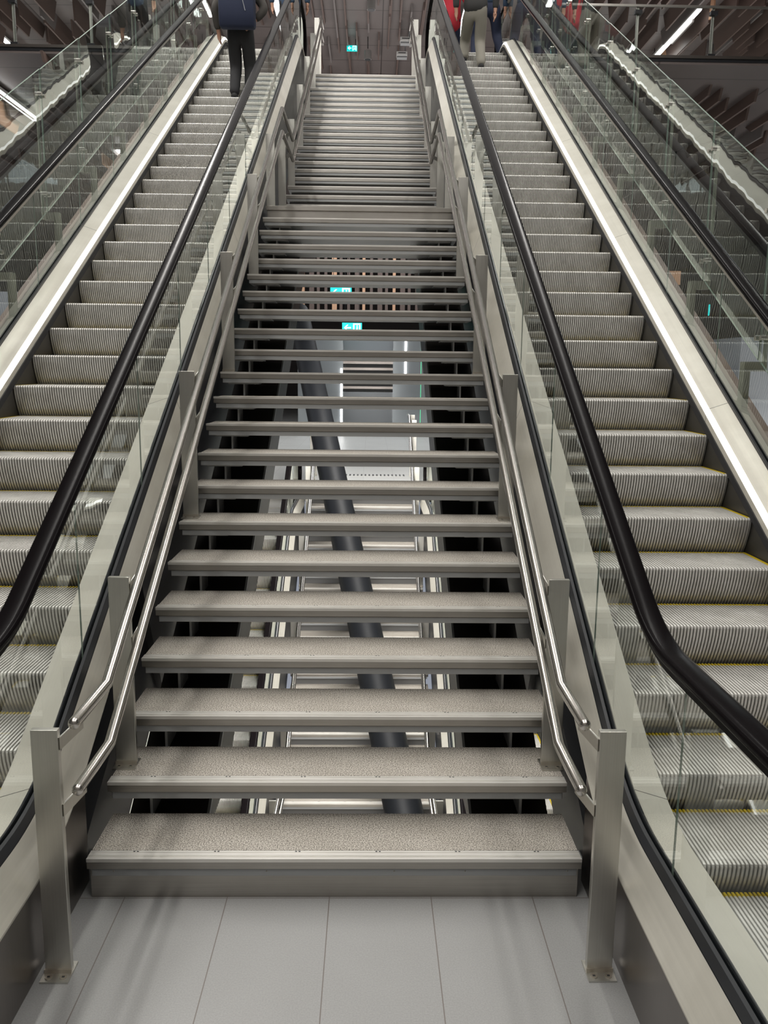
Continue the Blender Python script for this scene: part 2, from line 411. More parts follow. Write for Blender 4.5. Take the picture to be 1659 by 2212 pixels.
    return E
esc_r = build_escalator(1, 1.51, 'escalator on the right of the steel stairs, a person in grey trousers near its top', 'escalators flanking the upper stairs')
esc_l = build_escalator(-1, 1.60, 'escalator on the left of the steel stairs, carrying a person with a navy backpack', 'escalators flanking the upper stairs')

# ------------------------------------------------------------------ staircase
G, HR_, WX = .30, .1748, 1.0057
def nose(n): return ((n - 1) * G if n <= 22 else 7.8509 + (n - 23) * G, n * HR_)
def build_stairs(label, group):
    S = thing('staircase', label, 'staircase', group)
    tr = MB()
    tr.box(-WX, WX, .001, .355, -.042, -.004, 0)             # steel tray with folded front
    tr.box(-.995, .995, .010, .335, -.046, -.042, 2); tr.box(-.99, .99, .008, .335, -.077, -.045, 1)           # recessed carrier; dark strip above it imitates the shade in a gap
    tb = MB().box(-WX + .002, WX - .002, .068, .356, -.006, 0)
    no = MB(); no.box(-WX, WX, 0, .062, -.006, .0025, 0)
    for yy in (.016, .024, .048): no.box(-WX, WX, yy, yy + .0018, .0024, .0042, 0)
    no.box(-WX, WX, -.002, .004, -.010, .0045, 0)
    for x in (-.82, -.49, -.157, .174, .503, .83): no.box(x - .011, x - .003, .052, .058, .002, .0034, 1); no.box(x + .003, x + .011, .052, .058, .002, .0034, 1)
    T = tr.build('tread', [M['steel_x'], M['steel_grey'], M['dark']], S, bevel=.0015)
    a = tb.build('tread_surface', M['stone'], T); b = no.build('nosing', [M['steel_nose'], M['screw']], T)
    kids = [a, b]; first = True
    br = MB(); br.box(-.115, .115, .05, .22, -.088, -.077); br.box(-.006, .006, .08, .26, -.20, -.080)
    for x in (-.085, .085):
        for y in (.08, .19): br.ball((x, y, -.083), .008, seg=6, ring=4)
    B0 = br.build('support_bracket', M['steel_grey'], S)
    nb = 0
    for n in range(1, 45):
        if n == 22: continue
        y, z = nose(n)
        if first: t = T; first = False
        else:
            t = T.copy(); C.objects.link(t); t.parent = S
            for k_ in kids: c_ = k_.copy(); C.objects.link(c_); c_.parent = t
        t.location = (0, y, z)
        if n >= 2:
            for x in (-.84, .82):
                o = B0 if nb == 0 else B0.copy()
                if nb: C.objects.link(o); o.parent = S
                o.location = (x, y, z); nb += 1
    # bottom riser
    rb = MB().box(-.995, .995, .012, .04, 0, HR_ - .042)
    for x in (-.28, -.02 + .55, -.9, .95, .24): rb.ball((x, .012, HR_ - .055), .006, seg=8, ring=4)
    rb.build('bottom_riser', M['steel_x'], S)
    # landing
    l = MB(); l.box(-WX, WX, 6.3, 7.85, 22 * HR_ - .045, 22 * HR_, 0); l.box(-.995, .995, 6.32, 6.35, 22 * HR_ - .17, 22 * HR_ - .045, 0)
    l.box(-.97, .97, 6.45, 8.0, 22 * HR_ - .20, 22 * HR_ - .045, 1)
    l.build('landing', [M['steel_x'], M['steel_x']], S, bevel=.002)
    r_ = None
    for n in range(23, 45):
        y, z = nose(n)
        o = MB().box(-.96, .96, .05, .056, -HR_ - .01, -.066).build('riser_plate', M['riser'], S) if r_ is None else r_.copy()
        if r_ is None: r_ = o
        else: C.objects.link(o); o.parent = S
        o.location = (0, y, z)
    # raking stringers
    for q in (-1, 1):
        b = MB()
        b.prism([(.35, .02), (6.6, 3.68), (7.9, 3.70), (14.3, 7.43), (14.3, 7.0), (8.0, 3.34), (6.7, 3.30), (1.0, 0.0)], q * .61, q * .97)
        b.build('stringer', M['soot'], S)
        MB().prism([(.33, .03), (6.6, 3.70), (7.9, 3.72), (14.3, 7.45), (14.3, 7.43), (7.9, 3.70), (6.6, 3.68), (.35, .01)], q * .600, q * .612).build('stringer_flange', M['steel_grey'], S)
    return S
stairs = build_stairs('open-riser steel staircase with speckled treads rising from the grey tiled floor', 'staircases on the central axis')

# ------------------------------------------------------------------ stair railings
UP = [(-.38, .93), (-.02, .93), (6.87, 4.985), (8.19, 4.985), (14.72, 8.92), (15.3, 8.92)]
def rail_z(y):
    for a, b in zip(UP, UP[1:]):
        if a[0] <= y <= b[0]: return a[1] + (b[1] - a[1]) * (y - a[0]) / (b[0] - a[0])
    return UP[0][1] if y < UP[0][0] else UP[-1][1]
POSTS = [(-.413, 0.)] + [(nose(n)[0] + .18, nose(n)[1]) for n in (2, 7, 12, 17)] + [(6.45, 22 * HR_), (7.66, 22 * HR_)] + [(nose(n)[0] + .18, nose(n)[1]) for n in (26, 31, 36, 41)] + [(14.6, 44 * HR_), (15.25, 44 * HR_)]
def build_railing(s, label, group):
    Rr = thing('stair_railing', label, 'handrail', group, (.97 * s, 0, 0))
    for i, (y, z) in enumerate(POSTS):
        zt = rail_z(y + .02) - .006 if i else .925
        if i in (5, 6): zt = rail_z(y) - .13
        p = MB().box(-.046, .046, -.0125, .0125, z, zt).build('post', M['steel_post'], Rr, bevel=.0015); p.location = (0, y, 0)
        bp = MB(); bp.box(-.05, .05, -.062, .045, 0, .007, 0)
        for x in (-.026, .026):
            bp.tube([(x, -.038, .004), (x, -.038, .0095)], .013 if i == 0 else .009, 12, 1); bp.box(x - .005, x + .005, -.042, -.034, .0094, .0100, 2)
        bp.box(-.048, .048, -.020, -.0120, .005, .022, 1)
        q = bp.build('base_plate', [M['steel_post'], M['screwhead'], M['screw']], p); q.location = (0, 0, z)
        if i not in (5, 6, 11, 12) or 1:
            for dz in (0, -.245):
                yb = y + .12; zr = rail_z(yb) + dz - .022; zl = zt - .045 + dz + (0 if i not in (5, 6) else .10)
                x0 = -s * .044; x1 = -s * .082
                MB().hexa([(x0, .0, zl - .030), (x0 - s * .006, -.006, zl - .030), (x1 - s * .006, .12, zr - .034), (x1, .12, zr - .034),
                           (x0, .0, zl + .014), (x0 - s * .006, -.006, zl + .014), (x1 - s * .006, .12, zr + .010), (x1, .12, zr + .010)]).build('rail_bracket', M['steel_post'], Rr).location = (0, y, 0)
    for dz, nm in ((0, 'upper_rail'), (-.245, 'lower_rail')):
        x = -s * .088
        b = MB().tube([(x, y, z + dz) for y, z in UP], .0212, 18)
        b.ball((x, UP[0][0], UP[0][1] + dz), .0212, sy=.8); b.ball((x, UP[-1][0], UP[-1][1] + dz), .0212)
        b.build(nm, M['steel_tube'], Rr, smooth=True)
    return Rr
rail_l = build_railing(-1, 'twin-tube steel handrail on flat posts along the left edge of the stairs', 'handrails of the upper stairs')
rail_r = build_railing(1, 'twin-tube steel handrail on flat posts along the right edge of the stairs', 'handrails of the upper stairs')

# ------------------------------------------------------------------ the flight below: copies, one storey down
index_kids()
DROP = Vector((0, -1.75, -7.69))
for src, lab, grp in ((stairs, 'lower staircase seen through the gaps between the treads, climbing to the white lobby floor', 'staircases on the central axis'),
                 (rail_l, 'left handrail of the lower stairs, seen through the gaps between the treads', 'handrails of the lower stairs'),
                 (rail_r, 'right handrail of the lower stairs, seen through the gaps between the treads', 'handrails of the lower stairs'),
                 (esc_l, 'lower escalator left of the lower stairs, glimpsed through the open risers', 'escalators flanking the lower stairs'),
                 (esc_r, 'lower escalator right of the lower stairs, glimpsed through the open risers', 'escalators flanking the lower stairs')):
    c = copy_tree(src); c.location = src.location + DROP; c['label'] = lab; c['group'] = grp

# ------------------------------------------------------------------ slanting column under the stairs
a, b = Vector((.78, 4.2, -3.45)), Vector((-1.32, 13.9, 3.2))
col = MB().tube([a, b], .215, 32); d_ = (b - a).normalized()
col.build('slanted_column', mat('matt_dark_blue_steel', (.006, .007, .009), .55, spec=.2), smooth=True)
tag(bpy.data.objects['slanted_column'], 'thick dark round strut slanting behind the open risers, above the lower stairs', 'column')

# ------------------------------------------------------------------ floors, slabs, ceilings, walls
def struct(name, b, m, **k): return tag(b.build(name, m, **k), kind='structure')
fb = MB(); fb.box(-16, 16, -9, .35, -.35, 0)
struct('floor', fb, M['floor'])
fb = MB()
for q in (-1, 1): fb.box(q * 3.4, q * 16, .35, 12.4, -.35, 0)
fb.box(-16, 16, 12.4, 44, -.35, 0); struct('floor_lobby', fb, M['floor_white'])
fb = MB(); fb.box(-1.05, 1.05, 14.45, 44, 7.33, 7.69)
for q in (-1, 1): fb.box(q * 1.05, q * 16, 12.1 if 0 else 13.3, 44, 7.32, 7.40); fb.box(q * 3.25, q * 16, 12.1, 13.3, 7.32, 7.40)
struct('floor_upper', fb, M['floor'])
so = MB()
for q in (-1, 1): so.box(q * 1.05, q * 16, 13.3, 44, 7.28, 7.32); so.box(q * 3.25, q * 16, 12.1, 13.3, 7.28, 7.32)
so.box(-1.05, 1.05, 14.5, 44, 7.28, 7.33)
soffit = struct('ceiling_lower', so, M['soffit'])
ceil = struct('ceiling', MB().box(-3.6, 3.6, -9, 44, 11.7, 11.9), M['ceil'])
ceil_l = struct('ceiling_left', MB().box(-16, -3.6, -9, 44, 11.7, 11.9), M['ceil'])
ceil_r = struct('ceiling_right', MB().box(3.6, 16, -9, 44, 11.7, 11.9), M['ceil'])
lowf = struct('floor_deep', MB().box(-16, 16, -9, 16, -7.99, -7.69), M['floor'])
struct('wall_back', MB().box(-16, 16, 44, 44.3, -.35, 11.9), mat('dim_mauve_end_wall', (.10, .085, .082), .6))
struct('wall_left', MB().box(-16.3, -16, -9, 44, -8, 11.9), mat('side_wall_grey', (.20, .19, .19), .6))
struct('wall_right', MB().box(16, 16.3, -9, 44, -8, 11.9), mat('side_wall_grey_right', (.20, .19, .19), .6))
struct('wall_front', MB().box(-16, 16, -9.3, -9, -8, 11.9), mat('wall_behind_viewer', (.20, .185, .175), .5))

# timber baffles hung under both ceilings
def baffles(parent, z, xs, y0, y1, dep, seed, n):
    rnd = random.Random(seed); used_ = []
    for i in range(n):
        for t_ in range(20):
            x = rnd.choice(xs) + rnd.uniform(-.04, .04); y = rnd.uniform(y0, y1)
            if all(abs(x - u[0]) > .12 or abs(y - u[1]) > 3.2 for u in used_): break
        used_.append((x, y)); L = rnd.choice((1.3, 1.9, 2.6, 3.4)); d = dep * rnd.uniform(.7, 1.25)
        MB().prism([(-L / 2, 0), (-L / 2 + .10, -d), (L / 2 - .25, -d), (L / 2, 0)], -.022, .022).build('baffle', M['brown'] if rnd.random() > .12 else M['mauve'], parent).location = (x, y, z)
M['mauve'] = mat('mauve_grey_baffle', (.17, .15, .145), .5)
xs = [x * .30 for x in range(-40, 41)]
baffles(ceil, 11.7, [x for x in xs if abs(x) < 3.2], 20.5, 29, .16, 3, 85)
baffles(ceil_l, 11.7, [x for x in xs if -12 < x < -4], 17.5, 29, .5, 5, 98)
baffles(ceil_r, 11.7, [x for x in xs if 4 < x < 12], 17.5, 29, .5, 6, 98)
baffles(soffit, 7.28, [x for x in xs if abs(x) > 3.9 and abs(x) < 9.2], 13.6, 24, .20, 9, 98)

# linear ceiling luminaires in view, some with a brown fin whose tan colour paints the lamp light
def led_bar(x, y0, y1, z, label, finside=1, fin=True, wdt=.13):
    L = thing('linear_light', label, 'ceiling light', 'linear lights under the ceilings', (x, y0, z))
    MB().box(-wdt / 2, wdt / 2, 0, y1 - y0, -.05, -.02).build('diffuser', M['tube'], L)
    MB().box(-wdt / 2 - .015, wdt / 2 + .015, -.02, y1 - y0 + .02, -.02, .04).build('housing', M['white'], L)
    top = (11.7 if z > 9 else 7.28) - z
    for yy in (.3, y1 - y0 - .3): MB().tube([(0, yy, .04), (0, yy, top)], .012, 8).build('hanger', M['dark'], L)
    if fin: MB().prism([(-.1, top), (-.1, top - .45), (y1 - y0 - .2, top - .45), (y1 - y0 + .1, top)], finside * .34, finside * .38).build('side_fin', M['tan'], L)
    return L
led_bar(8.62, 20.4, 24.2, 11.45, 'long white ceiling tube with timber fin, top right beyond the glass guard', 1)
led_bar(-10.6, 22.0, 26.4, 11.45, 'white ceiling tube at the top left edge above the glass guard', -1)
led_bar(-6.9, 13.3, 15.6, 7.2, 'white tube under the left upper floor, below the guard rail', -1)
led_bar(5.7, 20.0, 26.0, 7.2, 'white tube under the right upper floor, seen through the glass screen', 1)
led_bar(-5.9, 18.0, 23.0, 7.2, 'white tube under the left upper floor, seen through the glass screen', -1)
led_bar(2.55, 15.5, 22, 11.3, 'white ceiling tube above the top of the right escalator', 1, False)
led_bar(-2.35, 17.5, 23, 11.3, 'white ceiling tube above the top of the left escalator', -1, False)
led_bar(-4.2, 16.0, 21, 11.3, 'white ceiling tube above the left glass screen', -1, False)
led_bar(4.6, 15.0, 20, 11.3, 'white ceiling tube above the right glass screen', 1, False)

# ------------------------------------------------------------------ outer glass screens on brackets
def build_screen(s, label):
    Sx = thing('glass_screen', label, 'glass screen', 'glass screens outside the escalators', (2.615 * s, 0, 0))
    js = [2.29 + 1.02 * k for k in range(-3, 10)]
    for a, b in zip(js, js[1:]):
        g = MB().prism([(a + .005, .87 + SE * a), (b - .005, .87 + SE * b), (b - .005, 1.99 + SE * b), (a + .005, 1.99 + SE * a)], -.006, .006).build('glass_panel', [M['glass_screen'], M['glass_edge']], Sx)
        for p in g.data.polygons:
            if abs(p.normal.x) < .5: p.material_index = 1
    for y in js:
        z = SE * y
        MB().box(s * .030, s * .040, -.022, .022, z + .80, z + 1.86).build('upright', M['bracket'], Sx).location = (0, y, 0)
        for h in (1.01, 1.79):
            for dy in (-.036, .036):
                MB().tube([(-.022 * s, dy, z + h), (.030 * s, dy, z + h)], .017, 12).build('clamp', M['steel_tube'], Sx, smooth=True).location = (0, y, 0)
        b = MB()
        b.hexa([(-.105 * s, -.035, z + .545), (-.065 * s, -.035, z + .53), (-.065 * s, .035, z + .575), (-.105 * s, .035, z + .59),
                (-.105 * s, -.035, z + .86), (-.065 * s, -.035, z + .86), (-.065 * s, .035, z + .86), (-.105 * s, .035, z + .86)])
        b.box(-.085 * s, .040 * s, -.030, .030, z + .80, z + .86)
        b.hexa([(-.13 * s, -.05, z + .553), (-.05 * s, -.05, z + .515), (-.05 * s, .05, z + .575), (-.13 * s, .05, z + .613),
                (-.13 * s, -.05, z + .563), (-.05 * s, -.05, z + .525), (-.05 * s, .05, z + .585), (-.13 * s, .05, z + .623)])
        b.build('support_arm', M['bracket'], Sx).location = (0, y, 0)
    return Sx
build_screen(-1, 'sloping row of frameless glass panels on brackets beyond the left escalator')
build_screen(1, 'sloping row of frameless glass panels on brackets beyond the right escalator')

# ------------------------------------------------------------------ guards along the upper floor edge
def build_guard(s, label):
    Gd = thing('glass_guard', label, 'guard rail', 'glass guards on the upper floor edge', (0, 12.12, 7.38))
    px = [3.3, 4.6, 5.88, 7.16, 8.44, 9.72, 11.0]
    for a, b in zip(px, px[1:]):
        MB().box(s * (a + .006), s * (b - .006), -.006, .006, .03, .80).build('glass_panel', M['glass_screen'], Gd)
    MB().box(s * 3.3, s * 11, -.03, .03, -.06, .03).build('base_shoe', M['dark'], Gd)
    MB().box(s * 3.3, s * 11, -.05, .0, -.012, .034).build('edge_trim', M['steel_tube'], Gd)
    MB().box(s * 3.3, s * 11, -.015, .015, .795, .83).build('top_rail', M['steel_x'], Gd)
    for x in px[1:-1]:
        MB().box(s * x - .022, s * x + .022, .02, .05, 0, .80).build('post', M['steel_post'], Gd)
        MB().box(s * x - .06, s * x + .06, -.035, .05, -.02, .07).build('clamp', M['black'], Gd)
        MB().box(s * x - .06, s * x + .06, -.035, .05, .68, .74).build('clamp', M['black'], Gd)
    return Gd
build_guard(-1, 'glass guard rail on the upper floor edge, top left corner')
build_guard(1, 'glass guard rail on the upper floor edge, top right corner')

# ------------------------------------------------------------------ signs, lamps, speakers under the top ceiling
TEAL = mat('lit_teal_sign_face', (.02, .5, .45), .4, 0, (.0, .52, .50), 1.15)
TEALW = mat('lit_white_pictogram', (.8, 1, .95), .4, 0, (.75, 1, .96), 1.3)
def exit_sign(x, y, z, w_, label, zc, side=False):
    h = w_ * .5
    E = thing('exit_sign', label, 'exit sign', 'green emergency exit signs', (x, y, z), math.pi / 2.6 if side else 0)
    MB().box(-w_ / 2, w_ / 2, -.02, .02, -h / 2, h / 2).build('lit_panel', TEAL, E)
    b = MB()                                               # arrow pointing left
    k = w_ / .56
    b.prism([(0, 0)] * 0 or [(0, 0), (0, .001), (.001, 0)], 0, .0001) if 0 else None
    def flat(poly):
        kk = len(b.v); b.v.extend([(px_ * k, -.0215, pz * k) for px_, pz in poly] + [(px_ * k, -.0245, pz * k) for px_, pz in poly]); n = len(poly)
        b.f.append(tuple(kk + i for i in range(n))); b.f.append(tuple(kk + n + i for i in range(n))); b.mi += [0, 0]
        for i in range(n): j = (i + 1) % n; b.f.append((kk + i, kk + j, kk + n + j, kk + n + i)); b.mi.append(0)
    flat([(-.23, 0), (-.14, .085), (-.10, .085), (-.165, .02), (-.03, .02), (-.03, -.02), (-.165, -.02), (-.10, -.085), (-.14, -.085)])
    b.build('arrow', TEALW, E)
    b = MB()
    flat([(.03, -.12), (.03, .12), (.24, .12), (.24, -.12), (.20, -.12), (.20, .085), (.07, .085), (.07, -.12)])
    b.build('doorway_pictogram', TEALW, E)
    b = MB()
    flat([(.125, .03), (.165, .03), (.16, -.03), (.185, -.07), (.17, -.085), (.14, -.045), (.115, -.09), (.095, -.085), (.125, -.02)])
    flat([(.13, .04), (.155, .04), (.16, .065), (.14, .075), (.125, .06)])
    b.build('running_figure', TEALW, E)
    for q in (-.35, .35): MB().tube([(q * w_, 0, h / 2), (q * w_, 0, zc - z)], .008, 8).build('suspension_rod', M['dark'], E)
    return E
exit_sign(-.49, 23.6, 11.45, .31, 'turquoise exit sign with left arrow hanging above the top of the stairs', 11.7)
exit_sign(-.75, 22.0, 4.28, .62, 'larger turquoise exit sign glimpsed between treads, above the lobby', 7.28)
exit_sign(-.46, 23.7, 3.36, .62, 'smaller turquoise exit sign glimpsed one gap below the other in the lobby', 7.28)
exit_sign(10.9, 24.0, 4.05, .62, 'small turquoise exit sign in the lower hall, seen through the right glass', 7.28, True)
def downlight(x, y, z, label):
    D = thing('pendant_lamp', label, 'pendant lamp', 'cylindrical pendants', (x, y, z))
    MB().tube([(0, 0, .12), (0, 0, -.12)], .105, 24).build('lamp_body', mat('mid_grey_lamp_body', (.24, .23, .22), .5), D, smooth=True)
    MB().tube([(0, 0, -.121), (0, 0, -.128)], .09, 24).build('lamp_opening', M['dark'], D)
    MB().tube([(0, 0, .18), (0, 0, 11.7 - z)], .012, 8).build('cable', M['dark'], D)
downlight(-.02, 23.4, 11.2, 'grey cylindrical pendant lamp just right of the top exit sign')
downlight(.08, 19.2, 10.92, 'grey cylindrical pendant lamp cut by the top edge of the photo')
def speaker_box(x, y, z, label):
    D = thing('wall_projector', label, 'loudspeaker', 'white ceiling boxes by the right rail', (x, y, z))
    b = MB(); b.box(-.16, .16, -.12, .12, -.06, .06); b.build('case', M['white'], D, bevel=.015)
    MB().box(-.11, .11, -.128, -.118, .0, .02).build('slot', M['screw'], D)
    MB().box(-.15, .15, -.10, .10, -.11, -.06).build('under_cover', M['steel_grey'], D)
    MB().box(.08, .12, -.02, .02, .06, 11.7 - z).build('hanger', M['steel_grey'], D)
speaker_box(.99, 23.6, 11.30, 'lower of two white boxes hung under the ceiling beside the right stair rail')
speaker_box(1.06, 22.5, 11.30, 'upper of two white boxes hung under the ceiling beside the right stair rail')
sd = MB(); sd.tube([(-7.1, 19.8, 11.4), (-7.1, 19.8, 11.52)], .22, 20); sd.tube([(-7.1, 19.8, 11.52), (-7.1, 19.8, 11.7)], .02, 8)
tag(sd.build('ceiling_sensor', M['white'], smooth=True), 'small round white fitting on the ceiling, top left, behind the glass guard', 'ceiling sensor')

# ------------------------------------------------------------------ lobby seen through the treads
Lb = thing('lift_enclosure', 'grey metal lift enclosure with dark louvred centre in the lobby behind the open risers', 'lift', None, (0, 24, 0))
MB().box(-2.2, -.75, 0, 3, 0, 3.25).build('side_panel', M['glassy_grey'], Lb)
MB().box(.85, 3.2, 0, 3, 0, 3.25).build('side_panel', M['glassy_grey'], Lb)
MB().box(-.75, .85, .35, 3, 0, 1.35).build('door', mat('dark_lift_door', (.11, .12, .13), .3, .4), Lb)
MB().box(-.75, .85, .35, 3, 2.45, 3.25).build('header', mat('lift_header_grey', (.20, .22, .24), .4), Lb)
for i in range(5): MB().box(-.75, .85, .35, .5, 1.45 + i * .2, 1.53 + i * .2).build('louvre', M['steel_side'], Lb)
MB().box(-.75, .85, .9, 1, 1.35, 2.45).build('louvre_backing', M['dark'], Lb)
for x, z0, z1 in ((-.8, .3, 2.1), (1.25, 1.9, 3.2)): MB().box(x - .03, x + .03, -.03, 0, z0, z1).build('light_line', M['tube'], Lb)
for x in (1.75, 2.5): MB().box(x - .008, x + .008, -.012, 0, .2, 3.1).build('green_light_line', mat('green_glow', (.1, .6, .3), .4, 0, (.1, .8, .4), .8), Lb)
for x, lab in ((-3.6, 'white vertical tube light left of the lift, between the treads'),):
    t_ = MB().box(x - .035, x + .035, 25, 25.07, 0, 2.6); tag(t_.build('tube_light', M['tube']), lab, 'light')
tg = thing('timber_screen', 'row of brown timber battens high in the lobby, glimpsed between the treads', 'timber screen', None, (0, 27.5, 0))
for i in range(34):
    x = -4.5 + i * .27; MB().box(x, x + (.10 if i % 3 else .17), 0, .25, 3.9, 7.275).build('batten', M['brown'] if i % 4 else M['tan'], tg)
tact = thing('tactile_strip', 'strip of dark tactile studs across the white lobby floor behind the treads', 'tactile strip', None, (0, 13.45, 0))
MB().box(-.84, .84, -.02, .30, 0, .004).build('backing', M['floor_white'], tact)
b = MB()
for i in range(22):
    for j in range(3): b.box(-.82 + i * .077, -.79 + i * .077, .01 + j * .09, .06 + j * .09, .003, .009)
tag(b.build('studs', M['black'], tact))
for q in (-1, 1):
    n_ = 'left' if q < 0 else 'right'
    cl = MB().box(10.7, 14.0, 21.0, 23.5, 0, 3.1) if q > 0 else MB().box(-12.6, -8.6, 22.0, 24, 0, 4.2)
    tag(cl.build('hall_partition', M['greywall']), 'pale grey block wall standing in the lower hall, seen through the %s glass' % n_, 'partition wall')
dp = thing('notice_panel', 'narrow dark notice panel on a stand in front of the grey wall, right glass', 'sign', None, (7.25, 17.0, 0))
MB().box(-.16, .16, -.03, .03, 1.15, 2.0).build('panel', mat('dark_taupe_panel', (.07, .06, .055), .5), dp)
MB().tube([(0, 0, 0), (0, 0, 1.15)], .025, 10).build('pole', M['dark'], dp)
MB().tube([(0, 0, 0), (0, 0, .02)], .2, 16).build('foot', M['dark'], dp)
for q in (-1, 1):
    for (x, z, w1, h1, y) in ((7.15, 4.18, .42, .32, 17.5),):
        if q > 0:
            tag(MB().box(x, x + w1, y, y + .6, z, z + h1).build('ceiling_bulkhead', M['tan']), 'pale peach box hung under the soffit, seen through the right glass', 'bulkhead')
            MB().tube([(x + w1 / 2, y + .3, z + h1), (x + w1 / 2, y + .3, 7.28)], .02, 8).build('hanger_rod', M['dark'], bpy.data.objects['ceiling_bulkhead'])
gt = thing('service_trolley', 'dark equipment trolley at the far right edge behind the glass', 'trolley', None, (8.3, 17.0, 0))
MB().box(-.45, .45, -.3, .3, .35, .95).build('body', mat('slate_plastic', (.05, .06, .08), .5), gt, bevel=.03)
MB().box(-.5, .5, -.35, .35, 1.0, 1.05).build('top_tray', M['greywall'], gt)
for x in (-.4, .4):
    for y in (-.28, .28): MB().tube([(x, y, 0), (x, y, 1.3)], .02, 8).build('leg', M['dark'], gt)

# ------------------------------------------------------------------ people
def skin_obj(name, verts, edges, radii, m_, parent, root=0, sub=2):
    me = bpy.data.meshes.new(name + '_cage'); me.from_pydata(verts, edges, [])
    o = bpy.data.objects.new(name + '_cage', me); C.objects.link(o)
    sk = o.modifiers.new('skin', 'SKIN'); sk.use_smooth_shade = True
    for i, r in enumerate(radii):
        d = me.skin_vertices[0].data[i]; d.radius = r if isinstance(r, tuple) else (r, r); d.use_root = (i == root)
    sb = o.modifiers.new('sub', 'SUBSURF'); sb.levels = sub; sb.render_levels = sub
    dg = bpy.context.evaluated_depsgraph_get(); dg.update()
    me2 = bpy.data.meshes.new_from_object(o.evaluated_get(dg)); me2.name = name
    bpy.data.objects.remove(o, do_unlink=True); bpy.data.meshes.remove(me)
    me2.materials.clear(); me2.materials.append(m_); me2.polygons.foreach_set('use_smooth', [True] * len(me2.polygons))
    n_ = bpy.data.objects.new(name, me2); C.objects.link(n_); n_.parent = parent; return n_
SKIN = mat('skin', (.46, .25, .17), .5); HAIR = mat('dark_hair', (.02, .015, .012), .5)
def person(label, loc, feet, coat, trousers, shoe, hair=HAIR, hands=((-.30, -.02, .84), (.30, -.02, .84)), elbows=((-.31, -.07, 1.10), (.31, -.07, 1.10)),
           rz=0, coat_len=.80, lean=0., wide=1., sc=1.):
    """local frame: faces +y. feet = ((x,y,z) left heel, (x,y,z) right heel)"""
    P = thing('person', label, 'person', None, loc, rz); P.scale = (sc, sc, sc)
    pel = Vector((0, 0, .93)); ch = Vector((0, .02 + lean, 1.25)); nk = Vector((0, .02 + lean, 1.47)); hd = Vector((0, .05 + lean, 1.60)); tp = Vector((0, .05 + lean, 1.70))
    V = [pel, (pel + ch) / 2, ch, Vector((0, .02 + lean, 1.40)), nk, hd, tp]
    Rr = [(.115, .08), (.105, .08), (.145, .10), (.10, .08), (.052, .055), (.082, .098), (.066, .075)]
    Ed = [(i, i + 1) for i in range(6)]
    for q, el, ha in ((-1, elbows[0], hands[0]), (1, elbows[1], hands[1])):
        sh = Vector((q * .185, .01 + lean, 1.39)); k = len(V)
        el = Vector(el); ha = Vector(ha); V += [sh, el, ha]; Rr += [.058, .042, .027]; Ed += [(3, k), (k, k + 1), (k + 1, k + 2)]
        dr = (ha - el).normalized(); pm = ha + dr * .07; V.append(pm); Rr.append((.036, .018)); Ed.append((k + 2, k + 3))
        sd = dr.cross(Vector((q, 0, 0))); sd = sd.normalized() if sd.length > .1 else Vector((0, 1, 0))
        for f_, (o_, ln) in enumerate(((-.028, .065), (-.009, .078), (.010, .072), (.028, .055))):
            a1 = pm + sd * o_ + dr * .035; a2 = a1 + dr * ln * .55 - Vector((q * .012, 0, 0)); kk = len(V)
            V += [a1, a2]; Rr += [.0095, .0085]; Ed += [(k + 3, kk), (kk, kk + 1)]
        th_ = ha + dr * .02 + sd * .030; kk = len(V); V += [th_, th_ + sd * .02 + dr * .04]; Rr += [.012, .010]; Ed += [(k + 2, kk), (kk, kk + 1)]
    knees = []
    for q, ft in ((-1, feet[0]), (1, feet[1])):
        hip = Vector((q * .092 * wide, 0, .86)); an = Vector(ft) + Vector((0, .0, .085)); dd = an - hip; L = dd.length
        half = .425; bend = math.sqrt(max(0, half * half - (L / 2) ** 2)) if L / 2 < half else 0
        kn = (hip + an) / 2 + Vector((0, bend, 0)) + Vector((0, .02, 0)); knees.append((hip, kn, an))
        k = len(V); V += [hip, kn, an, an + Vector((0, .13, -.055))]; Rr += [.085, .056, .038, .034]; Ed += [(0, k), (k, k + 1), (k + 1, k + 2), (k + 2, k + 3)]
    skin_obj('body', [tuple(v) for v in V], Ed, Rr, SKIN, P)
    # trousers
    V = [Vector((0, 0, 1.0)), Vector((0, 0, .86))]; Rr = [(.175, .135), (.180, .14)]; Ed = [(0, 1)]
    for hip, kn, an in knees:
        k = len(V); V += [hip + Vector((0, 0, -.06)), kn, (kn + an) / 2, an + Vector((0, 0, -.025))]; Rr += [.112, .088, .078, .070]; Ed += [(1, k), (k, k + 1), (k + 1, k + 2), (k + 2, k + 3)]
    skin_obj('trousers', [tuple(v) for v in V], Ed, Rr, trousers, P)
    # coat
    V = [Vector((0, 0, coat_len)), Vector((0, 0, .98)), (pel + ch) / 2, ch, Vector((0, .02 + lean, 1.38)), Vector((0, .02 + lean, 1.46))]
    Rr = [(.215, .165), (.20, .155), (.18, .14), (.195, .145), (.13, .10), (.07, .07)]; Ed = [(i, i + 1) for i in range(5)]
    for q, el, ha in ((-1, elbows[0], hands[0]), (1, elbows[1], hands[1])):
        sh = Vector((q * .185, .01 + lean, 1.385)); k = len(V); V += [sh, Vector(el), Vector(ha) - (Vector(ha) - Vector(el)).normalized() * .02]; Rr += [.078, .062, .048]; Ed += [(4, k), (k, k + 1), (k + 1, k + 2)]
    skin_obj('coat', [tuple(v) for v in V], Ed, Rr, coat, P)
